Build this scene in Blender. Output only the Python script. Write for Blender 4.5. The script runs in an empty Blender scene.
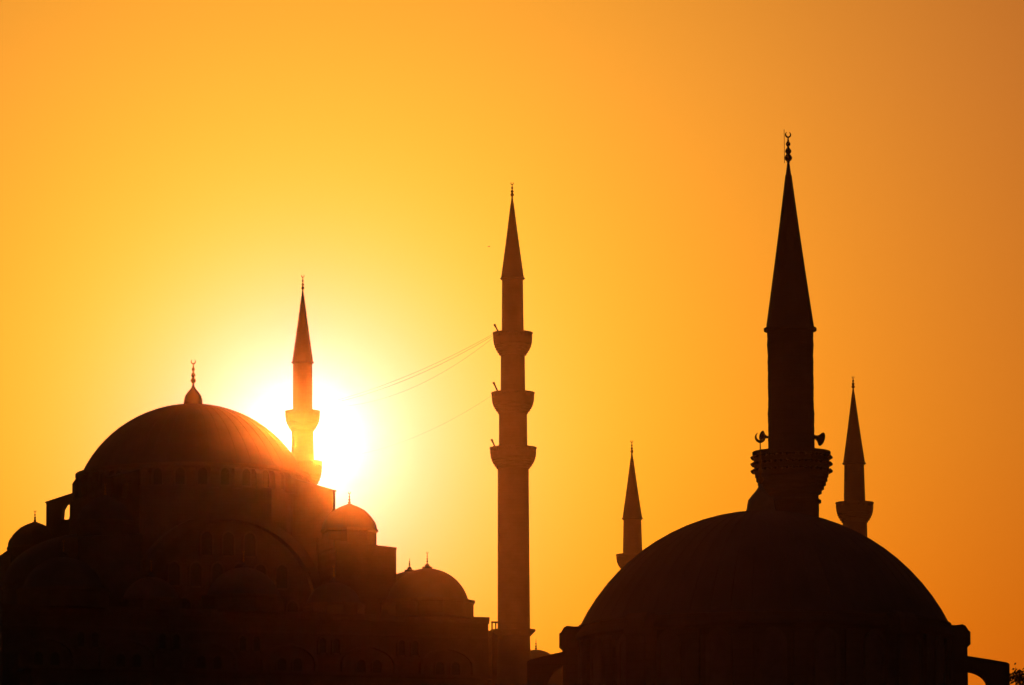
import bpy, math, random
from mathutils import Vector, Matrix, Euler
R = math.radians
random.seed(7)
sc = bpy.context.scene
col = sc.collection

# ---------------------------------------------------------------- camera
W, H = 1024, 685
K = 1.811e-4                      # radians per pixel of the long lens
PITCH, ROLL = 8.0, 0.22
CAM = Vector((0, 0, 6))
cam_d = bpy.data.cameras.new('camera'); cam = bpy.data.objects.new('camera', cam_d); col.objects.link(cam)
cam_d.sensor_width = 36; cam_d.lens = 36 / (K * W); cam_d.clip_start = 0.5; cam_d.clip_end = 8000
ROT = Euler((R(90 + PITCH), 0, 0)).to_matrix() @ Matrix.Rotation(R(-ROLL), 3, 'Z')
cam.matrix_world = Matrix.Translation(CAM) @ ROT.to_4x4()
sc.camera = cam
def ray(px, py):
    return (ROT @ Vector(((px - W/2) * K, -(py - H/2) * K, -1))).normalized()
def at(px, py, D):
    d = ray(px, py); return CAM + d * ((D - CAM.y) / d.y)
def zat(px, py, D): return at(px, py, D).z

# ---------------------------------------------------------------- light: low sun behind the minaret, hazy sky
SUN = ray(303, 441)
sun_el = math.asin(SUN.z); sun_az = math.atan2(SUN.x, SUN.y)
sl = bpy.data.lights.new('sun', 'SUN'); sl.energy = 1.0; sl.angle = R(0.8); sl.color = (1.0, 0.175, 0.018)
so = bpy.data.objects.new('sun', sl); col.objects.link(so)
so.rotation_euler = SUN.to_track_quat('Z', 'Y').to_euler(); so.location = (-30, 300, 400)

world = bpy.data.worlds.new('World'); sc.world = world; world.use_nodes = True
nt = world.node_tree; nt.nodes.clear()
def N(t, **kw):
    n = nt.nodes.new(t)
    for k, v in kw.items(): setattr(n, k, v)
    return n
def M(op, a, b=None, clamp=False):
    n = N('ShaderNodeMath', operation=op, use_clamp=clamp)
    for i, v in enumerate((a, b)):
        if v is None: continue
        if isinstance(v, (int, float)): n.inputs[i].default_value = v
        else: nt.links.new(v, n.inputs[i])
    return n.outputs[0]
sky = N('ShaderNodeTexSky', sky_type='NISHITA', sun_disc=False)
sky.sun_elevation = sun_el; sky.sun_rotation = sun_az
sky.air_density = 2.0; sky.dust_density = 6.0; sky.ozone_density = 1.0; sky.altitude = 0
tint = N('ShaderNodeMix', data_type='RGBA', blend_type='MULTIPLY'); tint.inputs[0].default_value = 1
nt.links.new(sky.outputs[0], tint.inputs[6]); tint.inputs[7].default_value = (0.5, 0.7, 1.1, 1)
bg1 = N('ShaderNodeBackground'); bg1.inputs[1].default_value = 0.003
nt.links.new(tint.outputs[2], bg1.inputs[0])
# hazy glow of the low sun: falls off with the angle from the sun, redder towards the horizon
tc = N('ShaderNodeTexCoord')
dot = N('ShaderNodeVectorMath', operation='DOT_PRODUCT'); nt.links.new(tc.outputs['Generated'], dot.inputs[0]); dot.inputs[1].default_value = SUN
th = M('ARCCOSINE', M('MINIMUM', dot.outputs['Value'], 1.0))
sep = N('ShaderNodeSeparateXYZ'); nt.links.new(tc.outputs['Generated'], sep.inputs[0])
el = M('SUBTRACT', M('ARCSINE', sep.outputs[2]), R(7.0))
def ex(amp, px): return M('MULTIPLY', M('EXPONENT', M('MULTIPLY', th, -1 / (px * K))), amp)
def add(*a):
    r = a[0]
    for b in a[1:]: r = M('ADD', r, b)
    return r
def elev(slope, lo, hi): return M('MINIMUM', M('MAXIMUM', M('ADD', M('MULTIPLY', el, slope * 180 / math.pi), 1.0), lo), hi)
SKY_R = add(ex(2.0, 600), ex(1.0, 60))
SKY_G = M('MULTIPLY', add(ex(0.94, 398), ex(0.4, 28)), M('MINIMUM', elev(0.10, 0.6, 2.0), elev(0.045, 0.6, 1.4)))
SKY_B = add(M('MULTIPLY', ex(0.019, 750), elev(0.38, 0.25, 2.4)), ex(2.5, 60))
comb = N('ShaderNodeCombineXYZ')
for i, s in enumerate((SKY_R, SKY_G, SKY_B)): nt.links.new(s, comb.inputs[i])
bg2 = N('ShaderNodeBackground'); bg2.inputs[1].default_value = 1.0; nt.links.new(comb.outputs[0], bg2.inputs[0])
ads = N('ShaderNodeAddShader'); nt.links.new(bg1.outputs[0], ads.inputs[0]); nt.links.new(bg2.outputs[0], ads.inputs[1])
wo = N('ShaderNodeOutputWorld'); nt.links.new(ads.outputs[0], wo.inputs[0])
world.cycles.sampling_method = 'MANUAL'; world.cycles.sample_map_resolution = 4096

sc.view_settings.view_transform = 'Standard'; sc.view_settings.look = 'None'
sc.view_settings.exposure = 0.0; sc.view_settings.gamma = 1.0; sc.view_settings.use_curve_mapping = False
sc.cycles.use_adaptive_sampling = False; sc.cycles.use_denoising = True; sc.cycles.denoising_input_passes = 'RGB_ALBEDO_NORMAL'; sc.cycles.denoising_prefilter = 'ACCURATE'
sc.cycles.max_bounces = 6; sc.cycles.volume_bounces = 1; sc.cycles.diffuse_bounces = 2
sc.cycles.sample_clamp_indirect = 4

# air: density per metre, split between a broad and a narrow forward lobe
HAZE_D1, HAZE_G1 = 0.0000075, 0.94
HAZE_D2, HAZE_G2 = 0.0000095, 0.995

# ---------------------------------------------------------------- materials
def mat(name, base, rough=0.8, metallic=0.0, var=0.25, scale=0.6, courses=None, seams=None):
    m = bpy.data.materials.new(name); m.use_nodes = True
    t = m.node_tree; b = t.nodes['Principled BSDF']
    b.inputs['Roughness'].default_value = rough; b.inputs['Metallic'].default_value = metallic
    tc = t.nodes.new('ShaderNodeTexCoord')
    nz = t.nodes.new('ShaderNodeTexNoise'); nz.inputs['Scale'].default_value = scale; nz.inputs['Detail'].default_value = 6
    t.links.new(tc.outputs['Object'], nz.inputs['Vector'])
    rp = t.nodes.new('ShaderNodeValToRGB')
    rp.color_ramp.elements[0].position = 0.3; rp.color_ramp.elements[1].position = 0.72
    rp.color_ramp.elements[0].color = tuple(c * (1 - var) for c in base) + (1,)
    rp.color_ramp.elements[1].color = tuple(min(1, c * (1 + var)) for c in base) + (1,)
    t.links.new(nz.outputs[0], rp.inputs[0]); out = rp.outputs[0]; hgt = nz.outputs[0]
    if courses:
        br = t.nodes.new('ShaderNodeTexBrick'); br.inputs['Scale'].default_value = 1.0
        br.inputs['Brick Width'].default_value = courses * 2; br.inputs['Row Height'].default_value = courses
        br.inputs['Mortar Size'].default_value = 0.03
        br.inputs['Color1'].default_value = (1, 1, 1, 1); br.inputs['Color2'].default_value = (0.97, 0.965, 0.96, 1); br.inputs['Mortar'].default_value = (0.92, 0.91, 0.9, 1)
        mp = t.nodes.new('ShaderNodeMapping'); mp.inputs['Rotation'].default_value = (R(90), 0, 0)
        t.links.new(tc.outputs['Object'], mp.inputs[0]); t.links.new(mp.outputs[0], br.inputs['Vector'])
        mx = t.nodes.new('ShaderNodeMix'); mx.data_type = 'RGBA'; mx.blend_type = 'MULTIPLY'; mx.inputs[0].default_value = 1
        t.links.new(out, mx.inputs[6]); t.links.new(br.outputs[0], mx.inputs[7]); out = mx.outputs[2]; hgt = br.outputs[1]
    t.links.new(out, b.inputs['Base Color'])
    bp = t.nodes.new('ShaderNodeBump'); bp.inputs['Strength'].default_value = 0.3; bp.inputs['Distance'].default_value = 0.03
    t.links.new(hgt, bp.inputs['Height']); t.links.new(bp.outputs[0], b.inputs['Normal'])
    return m
STONE = mat('limestone', (0.23, 0.21, 0.185), 0.9, courses=0.5, var=.08)
STONE2 = mat('weathered_limestone', (0.21, 0.19, 0.17), 0.9, courses=0.4, scale=0.9, var=.08)
TRIM = mat('carved_stone', (0.24, 0.22, 0.195), 0.9, scale=1.5, var=.08)
LEAD = mat('lead_sheet', (0.17, 0.172, 0.175), 0.65, scale=0.4, var=.1)
TIN = mat('weathered_tin', (0.42, 0.40, 0.37), 0.5, scale=3, var=.1)
GILT = mat('gilded_copper', (0.50, 0.33, 0.10), 0.4, 0.9, var=0.15, scale=4)
DARK = mat('painted_steel', (0.06, 0.06, 0.06), 0.5, scale=8)
GLASS = mat('dusty_window_glass', (0.15, 0.145, 0.135), 0.45, scale=3, var=.1)
LEAF = mat('dark_foliage', (0.045, 0.06, 0.025), 0.8, var=0.5, scale=1.2)
BARK = mat('bark', (0.09, 0.065, 0.045), 0.95, scale=6)
SOIL = mat('dry_ground', (0.12, 0.10, 0.075), 0.95, var=0.4, scale=0.05)
FEATHER = mat('dark_feathers', (0.05, 0.045, 0.04), 0.8, scale=20)
GRILLE = mat('plaster_window_grille', (0.25, 0.23, 0.21), 0.9, scale=3, var=.08)
WIRE = mat('steel_cable', (0.05, 0.045, 0.04), 0.6, scale=5)

# ---------------------------------------------------------------- mesh helpers
class MB:
    def __init__(s): s.v = []; s.f = []
    def add(s, vs, fs):
        o = len(s.v); s.v += [tuple(p) for p in vs]; s.f += [tuple(i + o for i in f) for f in fs]; return s
    def box(s, x0, x1, y0, y1, z0, z1, m=None):
        vs = [Vector((x, y, z)) for z in (z0, z1) for y in (y0, y1) for x in (x0, x1)]
        if m: vs = [m @ p for p in vs]
        return s.add(vs, [(0,2,3,1),(4,5,7,6),(0,1,5,4),(2,6,7,3),(0,4,6,2),(1,3,7,5)])
    def lathe(s, prof, n=32, c=(0, 0), phase=0.0, a0=0, a1=None, jit=0.0):
        full = a1 is None; a1 = a0 + 2 * math.pi if full else a1
        m = n if full else n + 1; vs = []; fs = []
        for r, z in prof:
            r = max(r, 0.0005)
            for k in range(m):
                a = phase + a0 + (a1 - a0) * k / n; q = r * (1 + random.uniform(-jit, jit))
                vs.append((c[0] + q * math.cos(a), c[1] + q * math.sin(a), z))
        for i in range(len(prof) - 1):
            for k in range(n):
                k2 = (k + 1) % m if full else k + 1
                fs.append((i*m+k, i*m+k2, (i+1)*m+k2, (i+1)*m+k))
        if full:
            fs.append(tuple(range(m))[::-1]); fs.append(tuple((len(prof)-1)*m + k for k in range(m)))
        return s.add(vs, fs)
    def prism(s, poly, d0, d1, m=None, ax='y'):
        n = len(poly); vs = []
        for d in (d0, d1):
            for a, b in poly:
                vs.append(Vector((a, d, b)) if ax == 'y' else Vector((a, b, d)))
        if m: vs = [m @ p for p in vs]
        return s.add(vs, [tuple(range(n)), tuple(range(2*n-1, n-1, -1))] + [(i, n+i, n+(i+1)%n, (i+1)%n) for i in range(n)])
    def ringprism(s, outer, inner, d0, d1, m=None):
        n = len(outer); vs = []
        for d in (d0, d1):
            for P in (outer, inner):
                for a, b in P: vs.append(Vector((a, d, b)))
        if m: vs = [m @ p for p in vs]
        fs = []
        for i in range(n - 1):
            o0, o1, i0, i1 = i, i+1, n+i, n+i+1
            fs += [(o0, o1, i1, i0), (2*n+o0, 2*n+i0, 2*n+i1, 2*n+o1), (o0, 2*n+o0, 2*n+o1, o1), (i0, i1, 2*n+i1, 2*n+i0)]
        fs += [(0, n, 3*n, 2*n), (n-1, 3*n-1, 4*n-1, 2*n-1)]
        return s.add(vs, fs)
    def tube(s, pts, r, n=8):
        pts = [Vector(p) for p in pts]; vs = []; fs = []
        for i, p in enumerate(pts):
            d = (pts[min(i+1, len(pts)-1)] - pts[max(i-1, 0)]).normalized()
            a = d.cross(Vector((0, 0, 1)) if abs(d.z) < .9 else Vector((1, 0, 0))).normalized(); b = d.cross(a)
            rr = r[i] if isinstance(r, (list, tuple)) else r
            for k in range(n):
                t = 2 * math.pi * k / n; vs.append(p + (a * math.cos(t) + b * math.sin(t)) * rr)
        for i in range(len(pts) - 1):
            for k in range(n): fs.append((i*n+k, i*n+(k+1)%n, (i+1)*n+(k+1)%n, (i+1)*n+k))
        fs += [tuple(range(n))[::-1], tuple((len(pts)-1)*n + k for k in range(n))]
        return s.add(vs, fs)
    def build(s, name, m, parent=None, smooth=True):
        me = bpy.data.meshes.new(name); me.from_pydata(s.v, [], s.f)
        me.materials.append(m)
        import bmesh
        bm = bmesh.new(); bm.from_mesh(me); bmesh.ops.recalc_face_normals(bm, faces=bm.faces); bm.to_mesh(me); bm.free()
        if smooth:
            me.polygons.foreach_set('use_smooth', [True] * len(me.polygons)); me.set_sharp_from_angle(angle=R(28))
        me.update()
        o = bpy.data.objects.new(name, me); col.objects.link(o)
        if parent: o.parent = parent
        return o
def tag(o, label=None, cat=None, group=None, kind=None):
    for k, v in (('label', label), ('category', cat), ('group', group), ('kind', kind)):
        if v: o[k] = v
    return o
def empty(name, loc, rz=0, **kw):
    o = bpy.data.objects.new(name, None); col.objects.link(o); o.location = loc; o.rotation_euler = (0, 0, rz); o.empty_display_size = 1
    return tag(o, **kw)
def cap(Rs, rb, z0, n=12, lip=0.0):
    """profile of a spherical cap: sphere radius Rs, base radius rb at z0, pointed up to the apex"""
    zc = z0 - math.sqrt(max(0, Rs*Rs - rb*rb)); a0 = math.asin(min(1, rb / Rs)); p = []
    if lip: p += [(rb + lip, z0 - lip*0.8), (rb + lip, z0 - lip*0.15)]
    for i in range(n + 1):
        a = a0 * (1 - i / n); p.append((Rs * math.sin(a), zc + Rs * math.cos(a)))
    return p
def ribs_on_cap(mb, Rs, rb, z0, count, w):
    """the raised lead seams running up a dome"""
    pr = cap(Rs * 1.0, rb, z0, 14)[:-2]
    for k in range(count):
        a = 2 * math.pi * k / count
        mb.tube([(r * math.cos(a), r * math.sin(a), z) for r, z in pr], w, 4)
def finial(parent, z0, hgt, w, c=(0, 0), crescent=True, name='finial', turn=0.0, bulbs=(0.14, 0.36, 0.60)):
    """stack of gilded bulbs on a rod, crescent on top; w = radius of the largest bulb"""
    h = hgt; mb = MB(); pr = [(w * .55, z0 - 0.02)]
    z = 0
    for i, t in enumerate(bulbs):
        b = w * (1, .82, .62)[i]; zb = z0 + t * h; q = b * 1.1
        pr += [(w*.26, zb - q), (b*.8, zb - q*.5), (b, zb), (b*.75, zb + q*.5), (w*.24, zb + q*1.1)]
    zt = z0 + h * (.80 if crescent else 1.0); pr += [(w * .16, zt)]
    mb.lathe(pr, 12, c)
    if crescent:
        rc = h * .105; zc = zt + rc; o_, i_ = [], []
        for k in range(15):
            a = R(-240 + 300 * k / 14); tt = math.sin(math.pi * k / 14)
            o_.append((c[0] + rc * math.cos(a), zc + rc * math.sin(a)))
            i_.append((c[0] + rc * (1 - .08 - .42 * tt) * math.cos(a), zc + rc * (1 - .08 - .42 * tt) * math.sin(a)))
        rm = Matrix.Translation((c[0], c[1], 0)) @ Matrix.Rotation(turn, 4, 'Z') @ Matrix.Translation((-c[0], 0, 0))
        mb.ringprism(o_, i_, -w * .15, w * .15, rm)
    return mb.build(name, GILT, parent)
def arch_pts(w, h, n=8):
    """pointed (two-centred) arch outline from bottom left over the top to bottom right; spring height h, half width w"""
    P = [(-w, 0), (-w, h)]
    rr = w * 1.25; cx = rr - w; top = math.sqrt(rr*rr - cx*cx); a_top = math.atan2(top, -cx)
    for i in range(1, n + 1):
        a = math.pi + (a_top - math.pi) * i / n; P.append((cx + rr * math.cos(a), h + rr * math.sin(a)))
    return P + [(-x, z) for x, z in reversed(P[:-1])]
def window(parent, w, h, m, name='window', pane='pane', depth=0.25, pane_m=None, bar=0.0):
    """arched stone surround proud of the wall, pane set just in front of the wall; m places local x/z on the wall, -y outward"""
    P = arch_pts(w, h); O = arch_pts(w + .22, h); O[0] = (-w - .22, -.22); O[-1] = (w + .22, -.22)
    mb = MB().ringprism(O, P, -depth, 0.12, m)
    mb.prism([(-w, 0), (w, 0), (w, -.22), (-w, -.22)][::-1], -depth, 0.12, m)
    f = mb.build(name, TRIM, parent, False)
    p = MB().prism([(x * 1.0, z) for x, z in P], -.06, 0.10, m).build(pane, pane_m or GLASS, f, False)
    return f
def face_m(x, y, z, ang):
    """local frame whose -y points outward along angle ang (about z)"""
    return Matrix.Translation((x, y, z)) @ Matrix.Rotation(ang + math.pi/2, 4, 'Z')

# ---------------------------------------------------------------- ground: quay level, then the hill with its flat top
def smooth(a, b, t):
    t = max(0, min(1, (t - a) / (b - a))); return t*t*(3 - 2*t)
BASE = 52.0
def ground_z(x, y):
    hill = BASE * smooth(300, 660, y) * (1 - .55 * smooth(930, 1700, y))
    hill *= 1 - .5 * smooth(260, 900, abs(x))
    return 3.0 * smooth(120, 240, y) + (hill - 3.0 * smooth(300, 660, y)) + .25 * math.sin(x * .05) * math.sin(y * .043) * smooth(300, 500, y) * (1 - smooth(560, 640, y))
gx = [-1500 + 50 * i for i in range(61)]; gy = [-800 + 40 * i for i in range(84)]
gm = MB(); gm.add([(x, y, ground_z(x, y)) for y in gy for x in gx],
    [(j*61+i, j*61+i+1, (j+1)*61+i+1, (j+1)*61+i) for j in range(83) for i in range(60)])
tag(gm.build('ground', SOIL), 'dark hillside ground rising behind the domes', 'ground', kind='structure')

# ---------------------------------------------------------------- minarets
def minaret(D, cx, label, tip, cone, eave, w_eave, shaft, balconies, base_w, group='slender minarets', foot=None, jit=0.0, mstone=STONE, slots=True, base_drop=None, knobs=None):
    """all sizes read at distance D; cx = pixel of the axis near the top balcony"""
    mpp = D * K * 1.004
    yb = balconies[0][0]; p0 = at(cx, yb, D); X, Y = p0.x, p0.y
    zg = ground_z(X, Y) if foot is None else foot
    root = empty('minaret', (X, Y, zg), label=label, cat='minaret', group=group)
    def z(py): return zat(cx, py, D) - zg
    rr = lambda w: w * mpp / 2
    # shaft: polygonal stone cylinder, one mesh
    prof = []
    zb0 = z(685) - 2
    prof += [(rr(base_w) * 1.9, -1.0), (rr(base_w) * 1.9, zb0 * .45), (rr(base_w) * 1.12, zb0 * .62)]
    for (y1, w1) in shaft: prof.append((rr(w1), z(y1)))
    if jit:
        q = [prof[0]]
        for a, b in zip(prof, prof[1:]):
            n = max(1, int((b[1] - a[1]) / .42)); 
            for i in range(1, n + 1):
                t = i / n; r0 = a[0] + (b[0] - a[0]) * t; zz = a[1] + (b[1] - a[1]) * t; e = random.uniform(-jit, jit)
                q += [(r0 + e - .012, zz - .02), (r0 + e, zz)] if n > 1 else [(r0, zz)]
        prof = q
    MB().lathe(prof, 20).build('shaft', mstone, root)
    # spire
    sp = [(rr(w_eave) * .92, z(eave) - .25 * mpp / .13 * .6), (rr(w_eave) * 1.12, z(eave)), (rr(w_eave) * 1.12, z(eave) + .14)]
    n = 12
    for i in range(n + 1):
        t = i / n; zz = z(eave) + .12 + (z(cone) - z(eave) - .12) * t
        sp.append((rr(w_eave) * .97 * (1 - t) ** 1.0 + .05 * mpp / .13 + .03 - .02 * rr(w_eave) * math.sin(math.pi * t), zz))
    s = MB().lathe(sp, 20)
    for k in range(10):
        a = 2 * math.pi * k / 10
        s.tube([(r * math.cos(a), r * math.sin(a), zz) for r, zz in sp[3:-1]], .02, 4)
    spo = s.build('spire', LEAD, root)
    finial(spo, z(cone) - .05, z(tip) - z(cone) + .05, rr(w_eave) * .17, turn=R(20))
    # balconies: stepped corbels, floor slab, pierced parapet
    for i, (yt, yc, w, ws) in enumerate(balconies):
        zt, zc, ro, ri = z(yt), z(yc), rr(w), rr(ws)
        hp = (zt - zc) * (.45 if slots else .52)                       # parapet height
        zf = zt - hp
        st = [(ri * .99, zc)]
        for k in range(5):
            t0, t1 = k / 5, (k + 1) / 5
            rk = ri + (ro * .95 - ri) * (.5 * t1 ** .8 + .5 * math.sin(t1 * math.pi / 2))
            st += [(rk - (ro - ri) * .19, zc + (zf - zc) * (t0 + .01)), (rk, zc + (zf - zc) * (t0 + .05)), (rk, zc + (zf - zc) * t1)]
        st += [(ri * .97, zf + .005)]
        bo = MB().lathe(st, 20).build('balcony', TRIM, root)
        pb = MB(); th_ = .07 * mpp / .13 + .05
        hl = hp * (.50 if slots else .9)
        pb.lathe([(ro * .95, zf - .02), (ro * .965, zf + .05), (ro * .985, zf + hl), (ro - th_, zf + hl), (ro - th_, zf - .02)], 20)
        pb.lathe([(ro - th_*1.2, zt - hp * .14), (ro + .03, zt - hp * .14), (ro + .03, zt), (ro - th_*1.2, zt)], 20)
        for k in range(20):
            a = 2 * math.pi * k / 20
            mm = Matrix.Rotation(a, 4, 'Z')
            pb.box(ro - th_, ro * .985, -ro * .045, ro * .045, zf + hl - .01, zt - hp * .14 + .01, mm)
            for e in (.33, .66):
                m2 = Matrix.Rotation(a + e * 2 * math.pi / 20, 4, 'Z')
                pb.box(ro * .988 - th_ * .8, ro * .988 - .01, -ro * .018, ro * .018, zf + hl - .01, zt - hp * .14 + .01, m2)
        pb.build('parapet', TRIM, bo)
        # doorway on to the balcony, away from the camera side
        MB().prism(arch_pts(ri * .3, (zt - zf) * 1.3), -.10, .25, face_m(math.cos(R(70)) * (ri * 1.0 - .12), math.sin(R(70)) * (ri * 1.0 - .12), zf + .01, R(70))).build('door', DARK, root, False)
        if knobs and i == 0:
            for py in knobs:
                kb = MB(); rk = ro + .03
                kb.lathe([(ro - .02, z(py) - .015), (ro + .015, z(py) - .015), (ro + .015, z(py) + .015), (ro - .02, z(py) + .015)], 40)
                for k in range(20):
                    a = 2 * math.pi * (k + .5) / 20 
                    for q in (0, .5):
                        aa = a + q * 2 * math.pi / 20; c_ = ro * (math.cos(math.pi/20) if q == 0 else 1.0) + .05
                        kb.lathe([(.02, z(py) + .06), (.07, z(py) + .03), (.085, z(py) - .02), (.05, z(py) - .09), (.01, z(py) - .10)], 8, (c_ * math.cos(aa), c_ * math.sin(aa)))
                kb.build('lamp_string', DARK, bo)
    return root, z, rr

DM, DL, DR, DF, DB = 732, 800, 748, 815, 281
m_mid, zm, rm_ = minaret(DM, 512.7, 'tall central minaret with three balconies, standing clear against the yellow sky', 182, 196.5, 279, 22.3,
    [(640, 32.5), (466, 31), (465, 29), (413, 28), (412, 25), (354, 24), (353, 22.5), (276, 21)],
    [(332.6, 355.8, 40, 23.5), (392.6, 414, 43.4, 26.5), (447.6, 469, 46.9, 30)], 33)
m_left, zl, _ = minaret(DL, 302.6, 'minaret beside the large left dome with the sun glaring behind it', 274.5, 290, 363, 20.4,
    [(640, 27), (485, 26), (484, 24), (428, 22), (427, 20), (360, 19.2)],
    [(411, 431, 35.5, 21), (461.5, 487, 40, 25)], 28)
m_far, zf_, _ = minaret(DF, 632.6, 'small minaret half hidden by the left slope of the right dome', 440, 453, 519, 18.9,
    [(680, 24), (569, 22), (568, 20), (516, 17.6)], [(554.5, 570, 33, 20)], 25)
m_rt, zr, _ = minaret(DR, 854.6, 'small minaret with one balcony rising behind the right slope of the right dome', 376, 388, 464, 21.2,
    [(680, 26), (522, 24.5), (521, 22.5), (461, 19.6)], [(502.5, 523, 38, 23)], 27)
m_big, zb, rb_ = minaret(DB, 791.5, 'large dark minaret directly behind the right dome, thickest and nearest of all', 132, 161, 331, 47.5,
    [(640, 56), (503.6, 54), (503.2, 58.5), (500.5, 58.5), (500, 54), (470, 52), (449, 46.6), (329, 46.6)],
    [(452, 495, 77.5, 54)], 56, jit=.018, mstone=STONE2, slots=False, knobs=(457.3, 464, 471))
# lightning rod strapped to the finial of the near minaret
MB().tube([(-.2, -.02, zb(163)), (-.2, -.02, zb(129.5))], .016, 6).build('lightning_rod', DARK, m_big)
# pedestal cornice of the central minaret
MB().lathe([(rm_(33), zm(636.5)), (rm_(42), zm(631.8)), (rm_(43.5), zm(631)), (rm_(43.5), zm(629.8)), (rm_(31), zm(629.8))], 20).build('pedestal_cornice', TRIM, m_mid)

# ---------------------------------------------------------------- great mosque on the hill
DC = 750
C0 = at(193, 440, DC); AX = R(19.5)
mq = empty('domed_mosque', (C0.x, DC, BASE), AX, label='huge domed mosque on the hill at left, its main dome backlit by the low sun', cat='mosque')
def zc_(py, D=DC, px=193): return zat(px, py, D) - BASE
MP = DC * K * 1.004
# lower prayer hall walls with a cornice
hall = MB(); hall.box(-33.3, 33.3, -27, 27, -1, 19.4); 
hall.build('wall', STONE, mq, False)
cn = MB()
for (z0, z1, e) in ((19.4, 19.75, .35), (19.75, 20.3, .45)): cn.box(-33.3 - e, 33.3 + e*.05, -27 - e, 27 + e, z0, z1)
cn.box(-33.55, 33.45, -27.3, 27.3, 17.4, 17.7)
cn.build('cornice', TRIM, mq, False)
gal = MB(); gal.box(-31, 31, -33, -27.002, -1, 11.5); gal.prism([(-31.6, 11.5), (31.6, 11.5), (31.2, 12.0), (-31.2, 12.0)], -33.6, -27.002)
gal.build('side_gallery', STONE, mq, False)
for i in range(9):
    x = -27.2 + 6.8 * i
    MB().ringprism([(x + a * 1.0, b) for a, b in arch_pts(2.75, 6)], [(x + a, b) for a, b in arch_pts(2.35, 6)], -33.25, -32.95).build('gallery_arch', TRIM, mq, False)
# balustrade of the stair terrace beside the central minaret
ter = MB(); zt0, zt1 = zat(494, 629, 733) - BASE, zat(494, 620.3, 733) - BASE
ter.box(33.303, 37.6, -28.5, -22, -1, zt0); ter.build('terrace_wall', STONE, mq, False)
bl = MB(); bl.box(33.31, 37.5, -28.4, -28.05, zt1 - .2, zt1); bl.box(33.31, 37.5, -28.4, -28.05, zt0 + .002, zt0 + .12)
for i in range(9): bl.box(33.32 + .52 * i - .0, 33.32 + .52 * i + .13, -28.32, -28.13, zt0 + .12, zt1 - .2)
bl.build('balustrade', TRIM, mq, False)
# central block: eight sided base below the drum
zsq = zc_(499); ap, dg = 15.6, 16.6
P8 = []
for k in range(8):
    a = R(45 * k + 22.5); P8.append((16.9 * math.cos(a), 16.9 * math.sin(a)))
cb = MB().prism(P8, 18, zsq, ax='z'); cb.build('dome_base', STONE, mq, False)
# drum and main dome
zsp = zc_(475); rdome = 111.5 * MP
dr = MB().lathe([(rdome * 1.01, zsq - .3), (rdome * 1.01, zsp - .6), (rdome * 1.055, zsp - .45), (rdome * 1.055, zsp - .05), (rdome * .985, zsp + .02)], 64)
drum = dr.build('drum', STONE, mq)
for k in range(32):
    a = 2 * math.pi * (k + .5) / 32; mm = Matrix.Rotation(a, 4, 'Z')
    if math.sin(a) > .5: continue
    MB().prism([(rdome * .99, zsq - .25), (rdome * 1.08, zsq - .25), (rdome * 1.08, zsp - 1.3), (rdome * 1.055, zsp - .8), (rdome * .99, zsp - .7)], -.55, .55, mm).build('drum_buttress', STONE, drum, False)
for k in range(32):
    a = 2 * math.pi * k / 32
    if math.sin(a) > .35: continue
    window(drum, .62, 1.5, face_m(rdome * 1.01 * math.cos(a), rdome * 1.01 * math.sin(a), zsq + .3, a))
zap = zc_(404.5); hh = zap - zsp; RS = (rdome**2 + hh**2) / (2 * hh)
db = MB().lathe(cap(RS, rdome, zsp, 20), 64); ribs_on_cap(db, RS, rdome, zsp, 48, .03)
dome = db.build('main_dome', LEAD, mq)
zq = lambda py: zc_(py)
MB().lathe([(10*MP, zq(406)), (9.3*MP, zq(402)), (9*MP, zq(399)), (8*MP, zq(395.5)), (5.5*MP, zq(392)), (2.8*MP, zq(389)), (1.3*MP, zq(386)), (.7*MP, zq(383))], 24).build('dome_bulb', LEAD, dome)
finial(dome, zq(384), zq(359.5) - zq(384), 2.9 * MP, turn=R(-30))
# tympanum arch facing the camera side: big arch, windows in three rows
zty = zat(245, 522, 735) - BASE; ra = 12.6
ty = MB()
def rnd(r, zs, n=24): return [(-r, zs - 4)] + [(r * math.cos(math.pi - math.pi * i / n), zs + r * math.sin(math.pi * i / n)) for i in range(n + 1)] + [(r, zs - 4)]
zs_ = zty - 12.0
ty.prism(rnd(12.0, zs_), -17.0, -15.0)
tym = ty.build('tympanum', STONE2, mq, False)
MB().ringprism(rnd(13.4, zs_ - .2), rnd(12.0, zs_), -18.4, -15.2).build('great_arch', STONE, mq, False)
for row, (n, zz) in enumerate(((7, -1.6), (6, 3.2), (3, 7.4))):
    for i in range(n):
        window(tym, .75, 2.2, face_m((i - (n - 1) / 2) * 3.0, -17.0, zs_ + zz, R(-90)))
# semi domes on the long axis
for sx, a0 in ((-1, R(90)), (1, R(-90))):
    sd = MB().lathe([(12.9, 20), (12.9, 25.2), (13.3, 25.4), (13.3, 25.9)] + [(12.9 * math.cos(R(90) * i / 12), 25.9 + 7.0 * math.sin(R(90) * i / 12)) for i in range(13)], 24, (sx * 13.2, 0), a0=a0, a1=a0 + math.pi)
    sd.build('semi_dome', LEAD, mq)
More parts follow.
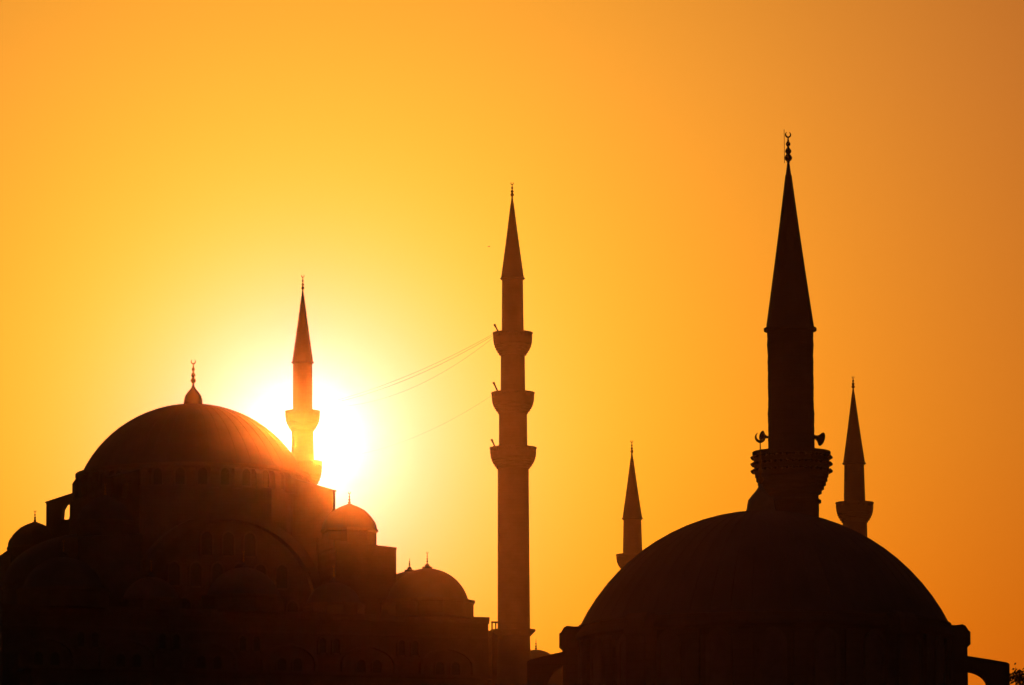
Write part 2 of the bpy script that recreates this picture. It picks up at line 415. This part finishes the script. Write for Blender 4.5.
# corner buttress blocks with lead slopes
zk0 = zat(386, 545.5, 736) - BASE
for sx in (-1, 1):
    for sy in (-1, 1):
        zk = zk0 + (1.4 if (sx, sy) == (-1, 1) else 0)
        b = MB().box(min(sx*13.5, sx*22.0), max(sx*13.5, sx*22.0), min(sy*13.5, sy*22.0), max(sy*13.5, sy*22.0), 18, zk - .5)
        b.add([(sx*13.3, sy*13.3, zk - .5), (sx*22.05, sy*13.3, zk - .5), (sx*22.05, sy*22.05, zk - .5), (sx*13.3, sy*22.05, zk - .5),
               (sx*13.3, sy*13.3, zk + 1.7), (sx*22.05, sy*13.3, zk + .5), (sx*22.05, sy*22.05, zk - .2), (sx*13.3, sy*22.05, zk + .5)],
              [(0,1,2,3),(4,5,6,7),(0,1,5,4),(1,2,6,5),(2,3,7,6),(3,0,4,7)])
        b.build('corner_block', STONE, mq, False)
# weight towers over the four piers: octagon, cornice, ribbed dome, finial
zwa = zat(349, 504.5, 740) - BASE; rw = 28 * 740 * K
for sx in (-1, 1):
    for sy in (-1, 1):
        tw = 17.6 if (sx, sy) == (-1, 1) else 17.0
        c = (sx * tw, sy * tw); zw0 = zwa - rw * 1.0 + .3
        t = MB().lathe([(rw * .98, 22), (rw * .98, zw0 - .5), (rw * 1.04, zw0 - .35), (rw * 1.04, zw0)], 8, c, R(22.5)).build('weight_tower', STONE, mq, False)
        prt = ((1, 0), (.985, .12), (.94, .27), (.80, .48), (.68, .62), (.54, .75), (.33, .87), (.13, .95), (.04, 1.0))
        d = MB().lathe([(rw * q, zw0 + (zwa + .1 - zw0) * h) for q, h in prt], 24, c).build('tower_dome', LEAD, t)
        finial(d, zwa, 1.7, .2, c, turn=R(10))
# raking buttresses from the drum to the weight towers, each pierced by an arched opening
zfo, zfi = zat(46, 501, 757) - BASE, zat(73, 493, 757) - BASE
for sx in (-1, 1):
    for sy in (-1, 1):
        mm = Matrix.Rotation(math.atan2(sy, sx), 4, 'Z'); r0, r1 = 15.5, (21.7 if (sx, sy) == (1, -1) else 22.85)
        lift = zat(330, 490, 741) - BASE - (zfo + zfi) / 2 + .35 if (sx, sy) == (1, -1) else 0
        zi, zo, zl_ = zfi + lift, zfo + lift, 27.0
        topz = lambda r: zi + (zo - zi) * (r - 18.2) / (r1 - 18.2)
        f = MB()
        if (sx, sy) != (1, -1):
            # leaning arched opening: walls either side, sill below, curved head above
            rz = lambda px, py: ((193 - px) * .1375 / .903, zat(px, py, 757) - BASE)
            A, B_, Cc, Dd, E, F_ = rz(58.6, 518.7), rz(59.4, 508.5), rz(62.6, 503.4), rz(69.2, 502.2), rz(70.3, 506), rz(66.6, 518.7)
            f.prism([(r0, zl_), (F_[0], zl_), F_, E, Dd, (Dd[0], topz(Dd[0])), (r0, topz(r0))], -.45, .45, mm)
            f.prism([(F_[0], zl_), (A[0], zl_), A, F_], -.45, .45, mm)
            f.prism([(A[0], zl_), (r1, zl_), (r1, topz(r1)), (B_[0], topz(B_[0])), B_, A], -.45, .45, mm)
            f.prism([Dd, Cc, B_, (B_[0], topz(B_[0])), (Dd[0], topz(Dd[0]))], -.45, .45, mm)
        else:
            f.prism([(r0, zl_), (r1, zl_), (r1, topz(r1)), (r0, topz(r0))], -.45, .45, mm)
        f.build('raking_buttress', STONE, mq, False)
        MB().prism([(r0, topz(r0) + .002), (r1 + .08, topz(r1 + .08) + .002), (r1 + .08, topz(r1) + .16), (r0, topz(r0) + .16)], -.6, .6, mm).build('buttress_coping', LEAD, mq, False)
# aisle domes
def aisle(x, y, r, za, cor=1.14, fh=2.2, dz=0):
    zs = za - r * .80; RS = (r*r + (za - zs)**2) / (2 * (za - zs))
    d = MB().lathe([(r * cor, 20.0), (r * cor, zs - .55), (r * cor * 1.03, zs - .5), (r * cor * 1.03, zs - .1)], 12, (x, y)).build('aisle_drum', STONE, mq, False)
    e = MB().lathe([(q + 0, w) for q, w in cap(RS, r, zs - .1, 12)] , 32, (x, y)).build('aisle_dome', LEAD, d)
    MB().lathe([(.72, za - .2), (.68, za + .12), (.34, za + .2), (.3, za + .42), (.1, za + .6)], 12, (x, y)).build('dome_bulb', LEAD, e)
    finial(e, za + .65, fh - .65, .15, (x, y), crescent=fh > 2)
zn = zat(426, 567.5, 735) - BASE
aisle(25.5, -24.6, 41.5 * 735 * K, zn)
aisle(-24.6, -24.4, 5.4, zn); aisle(0, -24.2, 4.9, zn - .6); aisle(-12.6, -24, 3.7, zn - 2.2); aisle(12.6, -24, 3.7, zn - 2.2)
aisle(27.2, -12.0, 4.9, zat(409, 571.0, 748) - BASE, fh=1.7)
aisle(-24.6, 24.4, 5.4, zn)
# facade: blind arches with paired windows above
for i in range(6):
    x = -27.5 + 11 * i
    MB().ringprism([(x + a, 11.9 + b * .55) for a, b in arch_pts(3.9, 3)], [(x + a, 11.9 + b * .55) for a, b in arch_pts(3.4, 3)], -27.35, -26.9).build('blind_arch', TRIM, mq, False)
    for dx in (-1.1, 1.1): window(mq, .6, 1.3, face_m(x + dx, -27, 12.2, R(-90)))
    if i < 5:
        for dx in (-.95, .95): window(mq, .45, 1.4, face_m(x + 5.5 + dx, -27, 15.0, R(-90)))
for i in range(4):
    window(mq, .6, 1.6, face_m(33.3, -18 + 12 * i, 14, R(0)))

# ---------------------------------------------------------------- courtyard with a row of small portico domes
ct = empty('courtyard_portico', mq.matrix_basis @ Vector((62, -8, 0)), AX, label='low courtyard portico with small domes, mostly hidden between the central minaret and right dome', cat='portico')
zpa = zat(540, 650, 742) - BASE
MB().box(-22, 26, -18.5, 35, -1, zpa - 2.3).build('wall', STONE, ct, False)
MB().box(-22.3, 26.3, -18.8, 35.3, zpa - 2.298, zpa - 1.9).build('cornice', TRIM, ct, False)
pcx = (at(536, 650, 742).x - ct.location.x - math.sin(AX) * 15.5) / math.cos(AX)
for i in range(6):
    x = pcx + 7 * i
    if x > 24: break
    d = MB().lathe([(3.1, zpa - 2.3), (3.1, zpa - 1.5)] + cap(3.5, 3.0, zpa - 1.5, 10), 28, (x, -15.5)).build('portico_dome', LEAD, d_par := ct)
    top = zpa - 1.5 - math.sqrt(3.5**2 - 3.0**2) + 3.5
    d.location.z = zpa - top
    finial(d, top - .05, 1.5, .17, (x, -15.5), crescent=False)

# ---------------------------------------------------------------- near mosque at right
DN = 268
N0 = at(764, 600, DN); zgN = ground_z(N0.x, DN)
nm = empty('domed_mosque', (N0.x, DN, zgN), 0, label='near domed mosque at lower right, its broad black dome in front of the thick minaret', cat='mosque')
NP = DN * K * 1.004
def zn_(py, px=764): return zat(px, py, DN) - zgN
zb0 = zn_(722)
MB().box(-10.6, 10.6, -10.6, 10.6, -1, zb0).build('wall', STONE2, nm, False)
MB().box(-11, 11, -11, 11, zb0 + .002, zb0 + .4).build('cornice', TRIM, nm, False)
for i in range(4):
    for zz in (6, 13): window(nm, .7, 2.0, face_m(-7.5 + 5 * i, -10.6, zz, R(-90)))
rdr = 200 * NP; zds = zn_(627)
rdi = 187 * NP
drn = MB().lathe([(rdi * .985, zb0 + .3), (rdi * .985, zds - .75), (rdi * 1.012, zds - .62), (rdi * 1.012, zds - .42), (183.5 * NP, zds - .1), (181 * NP, zds + .06)], 96).build('drum', STONE2, nm)
STEP = 360 / 22
for k in range(22):
    a = R(-90 + STEP * k)
    window(drn, .42, 2.15, face_m(rdi * .985 * math.cos(a), rdi * .985 * math.sin(a), zat(764, 688, DN - 9.3) - zgN, a), pane='grille', pane_m=GRILLE, depth=.12)
    b = a + R(STEP / 2); mm = Matrix.Rotation(b, 4, 'Z')
    if k in (2, 5, 8, 13, 16, 19):
        # heavy pier with a rounded lead cap
        MB().prism([(rdi * .95, zb0 + .35), (rdr * 1.008, zb0 + .35), (rdr * 1.008, zn_(649)), (rdr * 1.024, zn_(646)), (rdr * 1.024, zn_(633.5)), (rdr * 1.016, zn_(632.5)), (rdr * 1.0, zn_(627.5)), (rdr * .985, zn_(626)), (rdr * .95, zn_(626.8)), (rdi * .95, zn_(626.6))], -.6, .6, mm).build('drum_pier', STONE2, drn, False)
    else:
        MB().prism([(rdi * .95, zb0 + .35), (rdi * 1.005, zb0 + .35), (rdi * 1.005, zds - .85), (rdi * .95, zds - .7)], -.35, .35, mm).build('pilaster', STONE2, drn, False)
rn = 184 * NP; zna = zn_(511.5); zns = zn_(626); hN = zna - zns; RN = (rn*rn + hN*hN) / (2 * hN)
dn = MB().lathe(cap(RN, rn, zns, 28, lip=.12), 96); ribs_on_cap(dn, RN, rn, zns, 56, .02)
ndome = dn.build('main_dome', LEAD, nm)
bx = -2.2 * NP
MB().lathe([(16.5*NP, zn_(514)), (14.2*NP, zn_(508.5)), (13.6*NP, zn_(504.5)), (12.6*NP, zn_(500)), (9.0*NP, zn_(495.5)), (5*NP, zn_(491)), (2.4*NP, zn_(487)), (1.6*NP, zn_(484))], 28, (bx, 0)).build('dome_bulb', TIN, ndome)
finial(ndome, zn_(485), zn_(432.5) - zn_(485), 3.2 * NP, (bx, 0), turn=R(15), bulbs=(.10, .27, .46))
# flanking half arches either side
for sx, ys, opx in ((-1, (652, 661, 666), 1), (1, (656.5, 663.5, 671), 1)):
    px0, px1 = (764 + sx * 205, 764 + sx * (237 if sx < 0 else 243))
    z0, z1, z2 = zn_(ys[0], px0), zn_(ys[1], px1), zn_(ys[2], px0)
    r0, r1 = 198 * NP, abs(px1 - 764) * NP; ro_ = (217 if sx < 0 else 222.5) * NP
    zlow = -1.0
    bb = MB()
    top = lambda r: z0 + (z1 - z0) * (r - r0) / (r1 - r0)
    n = 8; pts = []
    for i in range(n + 1):
        t = i / n * math.pi / 2; pts.append((r0 + (ro_ - r0) * math.sin(t), zn_(692) + (z2 - zn_(692)) * math.cos(t) ** .8))
    for a, b in zip(pts, pts[1:]):
        bb.prism([(sx*a[0], a[1]), (sx*b[0], b[1]), (sx*b[0], top(b[0])), (sx*a[0], top(a[0]))], -.7, .7)
    bb.prism([(sx*ro_, zlow), (sx*r1, zlow), (sx*r1, z1 - .08), (sx*(r1 - .12), z1), (sx*ro_, top(ro_))], -.7, .7)
    bb.build('flying_buttress', STONE2, nm, False)

# ---------------------------------------------------------------- loudspeakers on the near minaret
def horn(side, py, label, size):
    rr = (22.4 if side < 0 else 20.6) * DB * K; z0 = zat(790, py, DB); X, Y = m_big.location.x, m_big.location.y
    t = empty('loudspeaker', (X + side * rr, Y - .3, z0), label=label, cat='loudspeaker', group='horn loudspeakers on the near minaret')
    br = MB().tube([(-side * .15, 0, -.02), (side * .22, 0, -.02)], .05, 8); br.box(-.03 - side * .02, .03 - side*.02, -.1, .1, -.16, .14)
    br.build('bracket', DARK, t)
    m = Matrix.Translation((side * .16, 0, 0)) @ Matrix.Rotation(R(side * (112 if side > 0 else 68)), 4, 'Y') @ Matrix.Rotation(R(side*28), 4, 'X')
    L = MB().lathe([(.08, -.12), (.11, -.05), (.11, .06), (.13, .10), (.2, .22), (.34, .36), (.36, .38), (.33, .385), (.18, .25), (.05, .12)], 20)
    L.v = [tuple(m @ (Vector(p) * size)) for p in L.v]
    L.build('horn', DARK, t)
horn(1, 438, 'horn loudspeaker on the right side of the thick near minaret above its balcony', 1.0)
horn(-1, 437.5, 'horn loudspeaker on the left side of the thick near minaret, behind the dome finial', .72)

# ---------------------------------------------------------------- slanted poles on the balconies of the central minaret
for (x0, y0, x1, y1, w) in ((500, 335, 495.5, 326.5, 'highest'), (498.5, 393, 494.5, 384.5, 'middle'), (496, 449, 492.5, 441.5, 'lowest')):
    a, b = at(x0, y0, DM - 1.2), at(x1, y1, DM - 1.6)
    t = MB().tube([a - b*0 - a, (b - a) * .7, b - a], [.12, .11, .1], 8)
    d = (b - a).normalized()
    t.tube([(b - a) - d * .1, (b - a) + d * .35], [.13, .16], 10)
    o = t.build('lamp_pole', DARK); o.location = a
    tag(o, 'short slanted lamp pole leaning out over the %s balcony of the central minaret' % w, 'lamp pole', 'slanted poles on the central minaret')

# ---------------------------------------------------------------- cables strung between the two tall minarets
def cable(p, q, sag, r, label, strings=0):
    a, b = at(*p), at(*q); pts = []
    for i in range(41):
        t = i / 40; v = a.lerp(b, t); v.z -= sag * 4 * t * (1 - t); pts.append(v - a)
    o = MB().tube(pts, r, 5).build('cable', WIRE); o.location = a
    tag(o, label, 'cable', 'cables strung between the two tall minarets')
cable((318, 405, DL), (494, 333.5, DM), 1.0, .016, 'thin sagging cable from the top balcony of the central minaret, highest of the strands')
cable((318, 406, DL), (494, 335, DM), 1.3, .018, 'thin sagging cable close under the highest strand, second from the top')
cable((318, 407, DL), (494, 337, DM), 2.6, .012, 'deeper sagging thin cable, third strand from the top balcony of the central minaret')
cable((322, 459, DL), (491, 396, DM), 1.8, .008, 'thin cable from the middle balcony of the central minaret, lowest strand')

# ---------------------------------------------------------------- bird
bp_ = at(488.8, 246.4, 560); s = .155
bd = MB().lathe([(.005, -.9*s), (.12*s, -.6*s), (.22*s, 0), (.16*s, .5*s), (.12*s, .7*s), (.03*s, .95*s)], 10)
bd.v = [(z, y, x) for x, y, z in bd.v]
for sy in (-1, 1):
    bd.add([(.25*s, sy*.1*s, .05*s), (-.3*s, sy*.1*s, .05*s), (-.35*s, sy*.9*s, .25*s), (-.5*s, sy*1.7*s, .1*s), (.1*s, sy*.9*s, .28*s),
            (.25*s, sy*.1*s, .0), (-.3*s, sy*.1*s, .0), (-.35*s, sy*.9*s, .20*s), (-.5*s, sy*1.68*s, .08*s), (.1*s, sy*.9*s, .22*s)],
           [(0,1,2,4), (4,2,3), (5,9,7,6), (9,8,7), (0,4,9,5), (4,3,8,9), (1,6,7,2), (2,7,8,3), (0,5,6,1)])
bird = bd.build('bird', FEATHER); bird.location = bp_; bird.rotation_euler = (0, 0, R(35))
tag(bird, 'tiny dark bird flying in the yellow sky left of the central minaret', 'bird')

# ---------------------------------------------------------------- tree at the lower right edge
TD = 305
tp = at(1050, 700, TD); tg = ground_z(tp.x, TD)
tr = empty('tree', (tp.x, TD, tg), label='leafy tree crown peeking in at the lower right corner', cat='tree')
hT = tp.z - tg
tk = MB().tube([(0, 0, -.3), (.1, 0, hT * .35), (-.1, .1, hT * .65), (0, 0, hT - .4)], [.42, .32, .24, .08], 10)
limbs = []
for k in range(38):
    a = random.uniform(0, 6.28); u = random.uniform(-1, 1); q = math.sqrt(1 - u*u) * random.uniform(.55, 1)
    e = Vector((3.4 * q * math.cos(a), 3.4 * q * math.sin(a), hT - 3.4 + 4.3 * u * (.9 if u > 0 else 1.1)))
    z0 = max(hT * .45, e.z - random.uniform(1.0, 2.6)); z0 = min(z0, hT - 1)
    tk.tube([(0, 0, z0), e * .5 + Vector((0, 0, z0 * .5 - .2)), e], [.13, .08, .03], 6); limbs.append(e)
# a few bare twigs reaching left into the picture
for (px, py) in ((1016, 674.5), (1014.5, 680), (1021, 674), (1018, 677)):
    e = at(px, py, TD) - Vector((tp.x, TD, tg)); limbs.append(e); limbs.append(e + Vector((.35, .2, -.25)))
    tk.tube([(-.1, 0, hT - 2.5), e * .6 + Vector((0, 0, (hT - 2.5) * .4 - .2)), e], [.12, .07, .02], 6)
tk.build('trunk', BARK, tr)
lf = MB()
def leaf(c, s):
    n = Vector((random.gauss(0, 1), random.gauss(0, 1), random.gauss(0, 1))).normalized(); a = n.orthogonal().normalized(); b = n.cross(a)
    lf.add([c - a*s, c + b*s*.45, c + a*s, c - b*s*.45], [(0, 1, 2, 3)])
for i, e in enumerate(limbs):
    small = i >= 38
    for q in range(60 if small else 190):
        g = .22 if small else .6
        leaf(e + Vector((random.gauss(0, g), random.gauss(0, g), random.gauss(0, g * .75))), random.uniform(.07, .15))
lf.build('crown', LEAF, tr, False)

# ---------------------------------------------------------------- air
hz = MB().box(-1560, 1560, -860, 2600, -2.0, 150)
HM = bpy.data.materials.new('haze_air'); HM.use_nodes = True; ht = HM.node_tree; ht.nodes.clear()
def pv(d, g):
    n = ht.nodes.new('ShaderNodeVolumePrincipled'); n.inputs['Color'].default_value = (.95, .93, .90, 1)
    n.inputs['Density'].default_value = d; n.inputs['Anisotropy'].default_value = g; return n
va, vb = pv(HAZE_D1, HAZE_G1), pv(HAZE_D2, HAZE_G2)
ha = ht.nodes.new('ShaderNodeAddShader'); ht.links.new(va.outputs[0], ha.inputs[0]); ht.links.new(vb.outputs[0], ha.inputs[1])
hout = ht.nodes.new('ShaderNodeOutputMaterial'); ht.links.new(ha.outputs[0], hout.inputs['Volume'])
HM.cycles.homogeneous_volume = True
haze = hz.build('haze', HM, None, False); tag(haze, 'thin golden evening haze over the city', 'haze', kind='stuff')
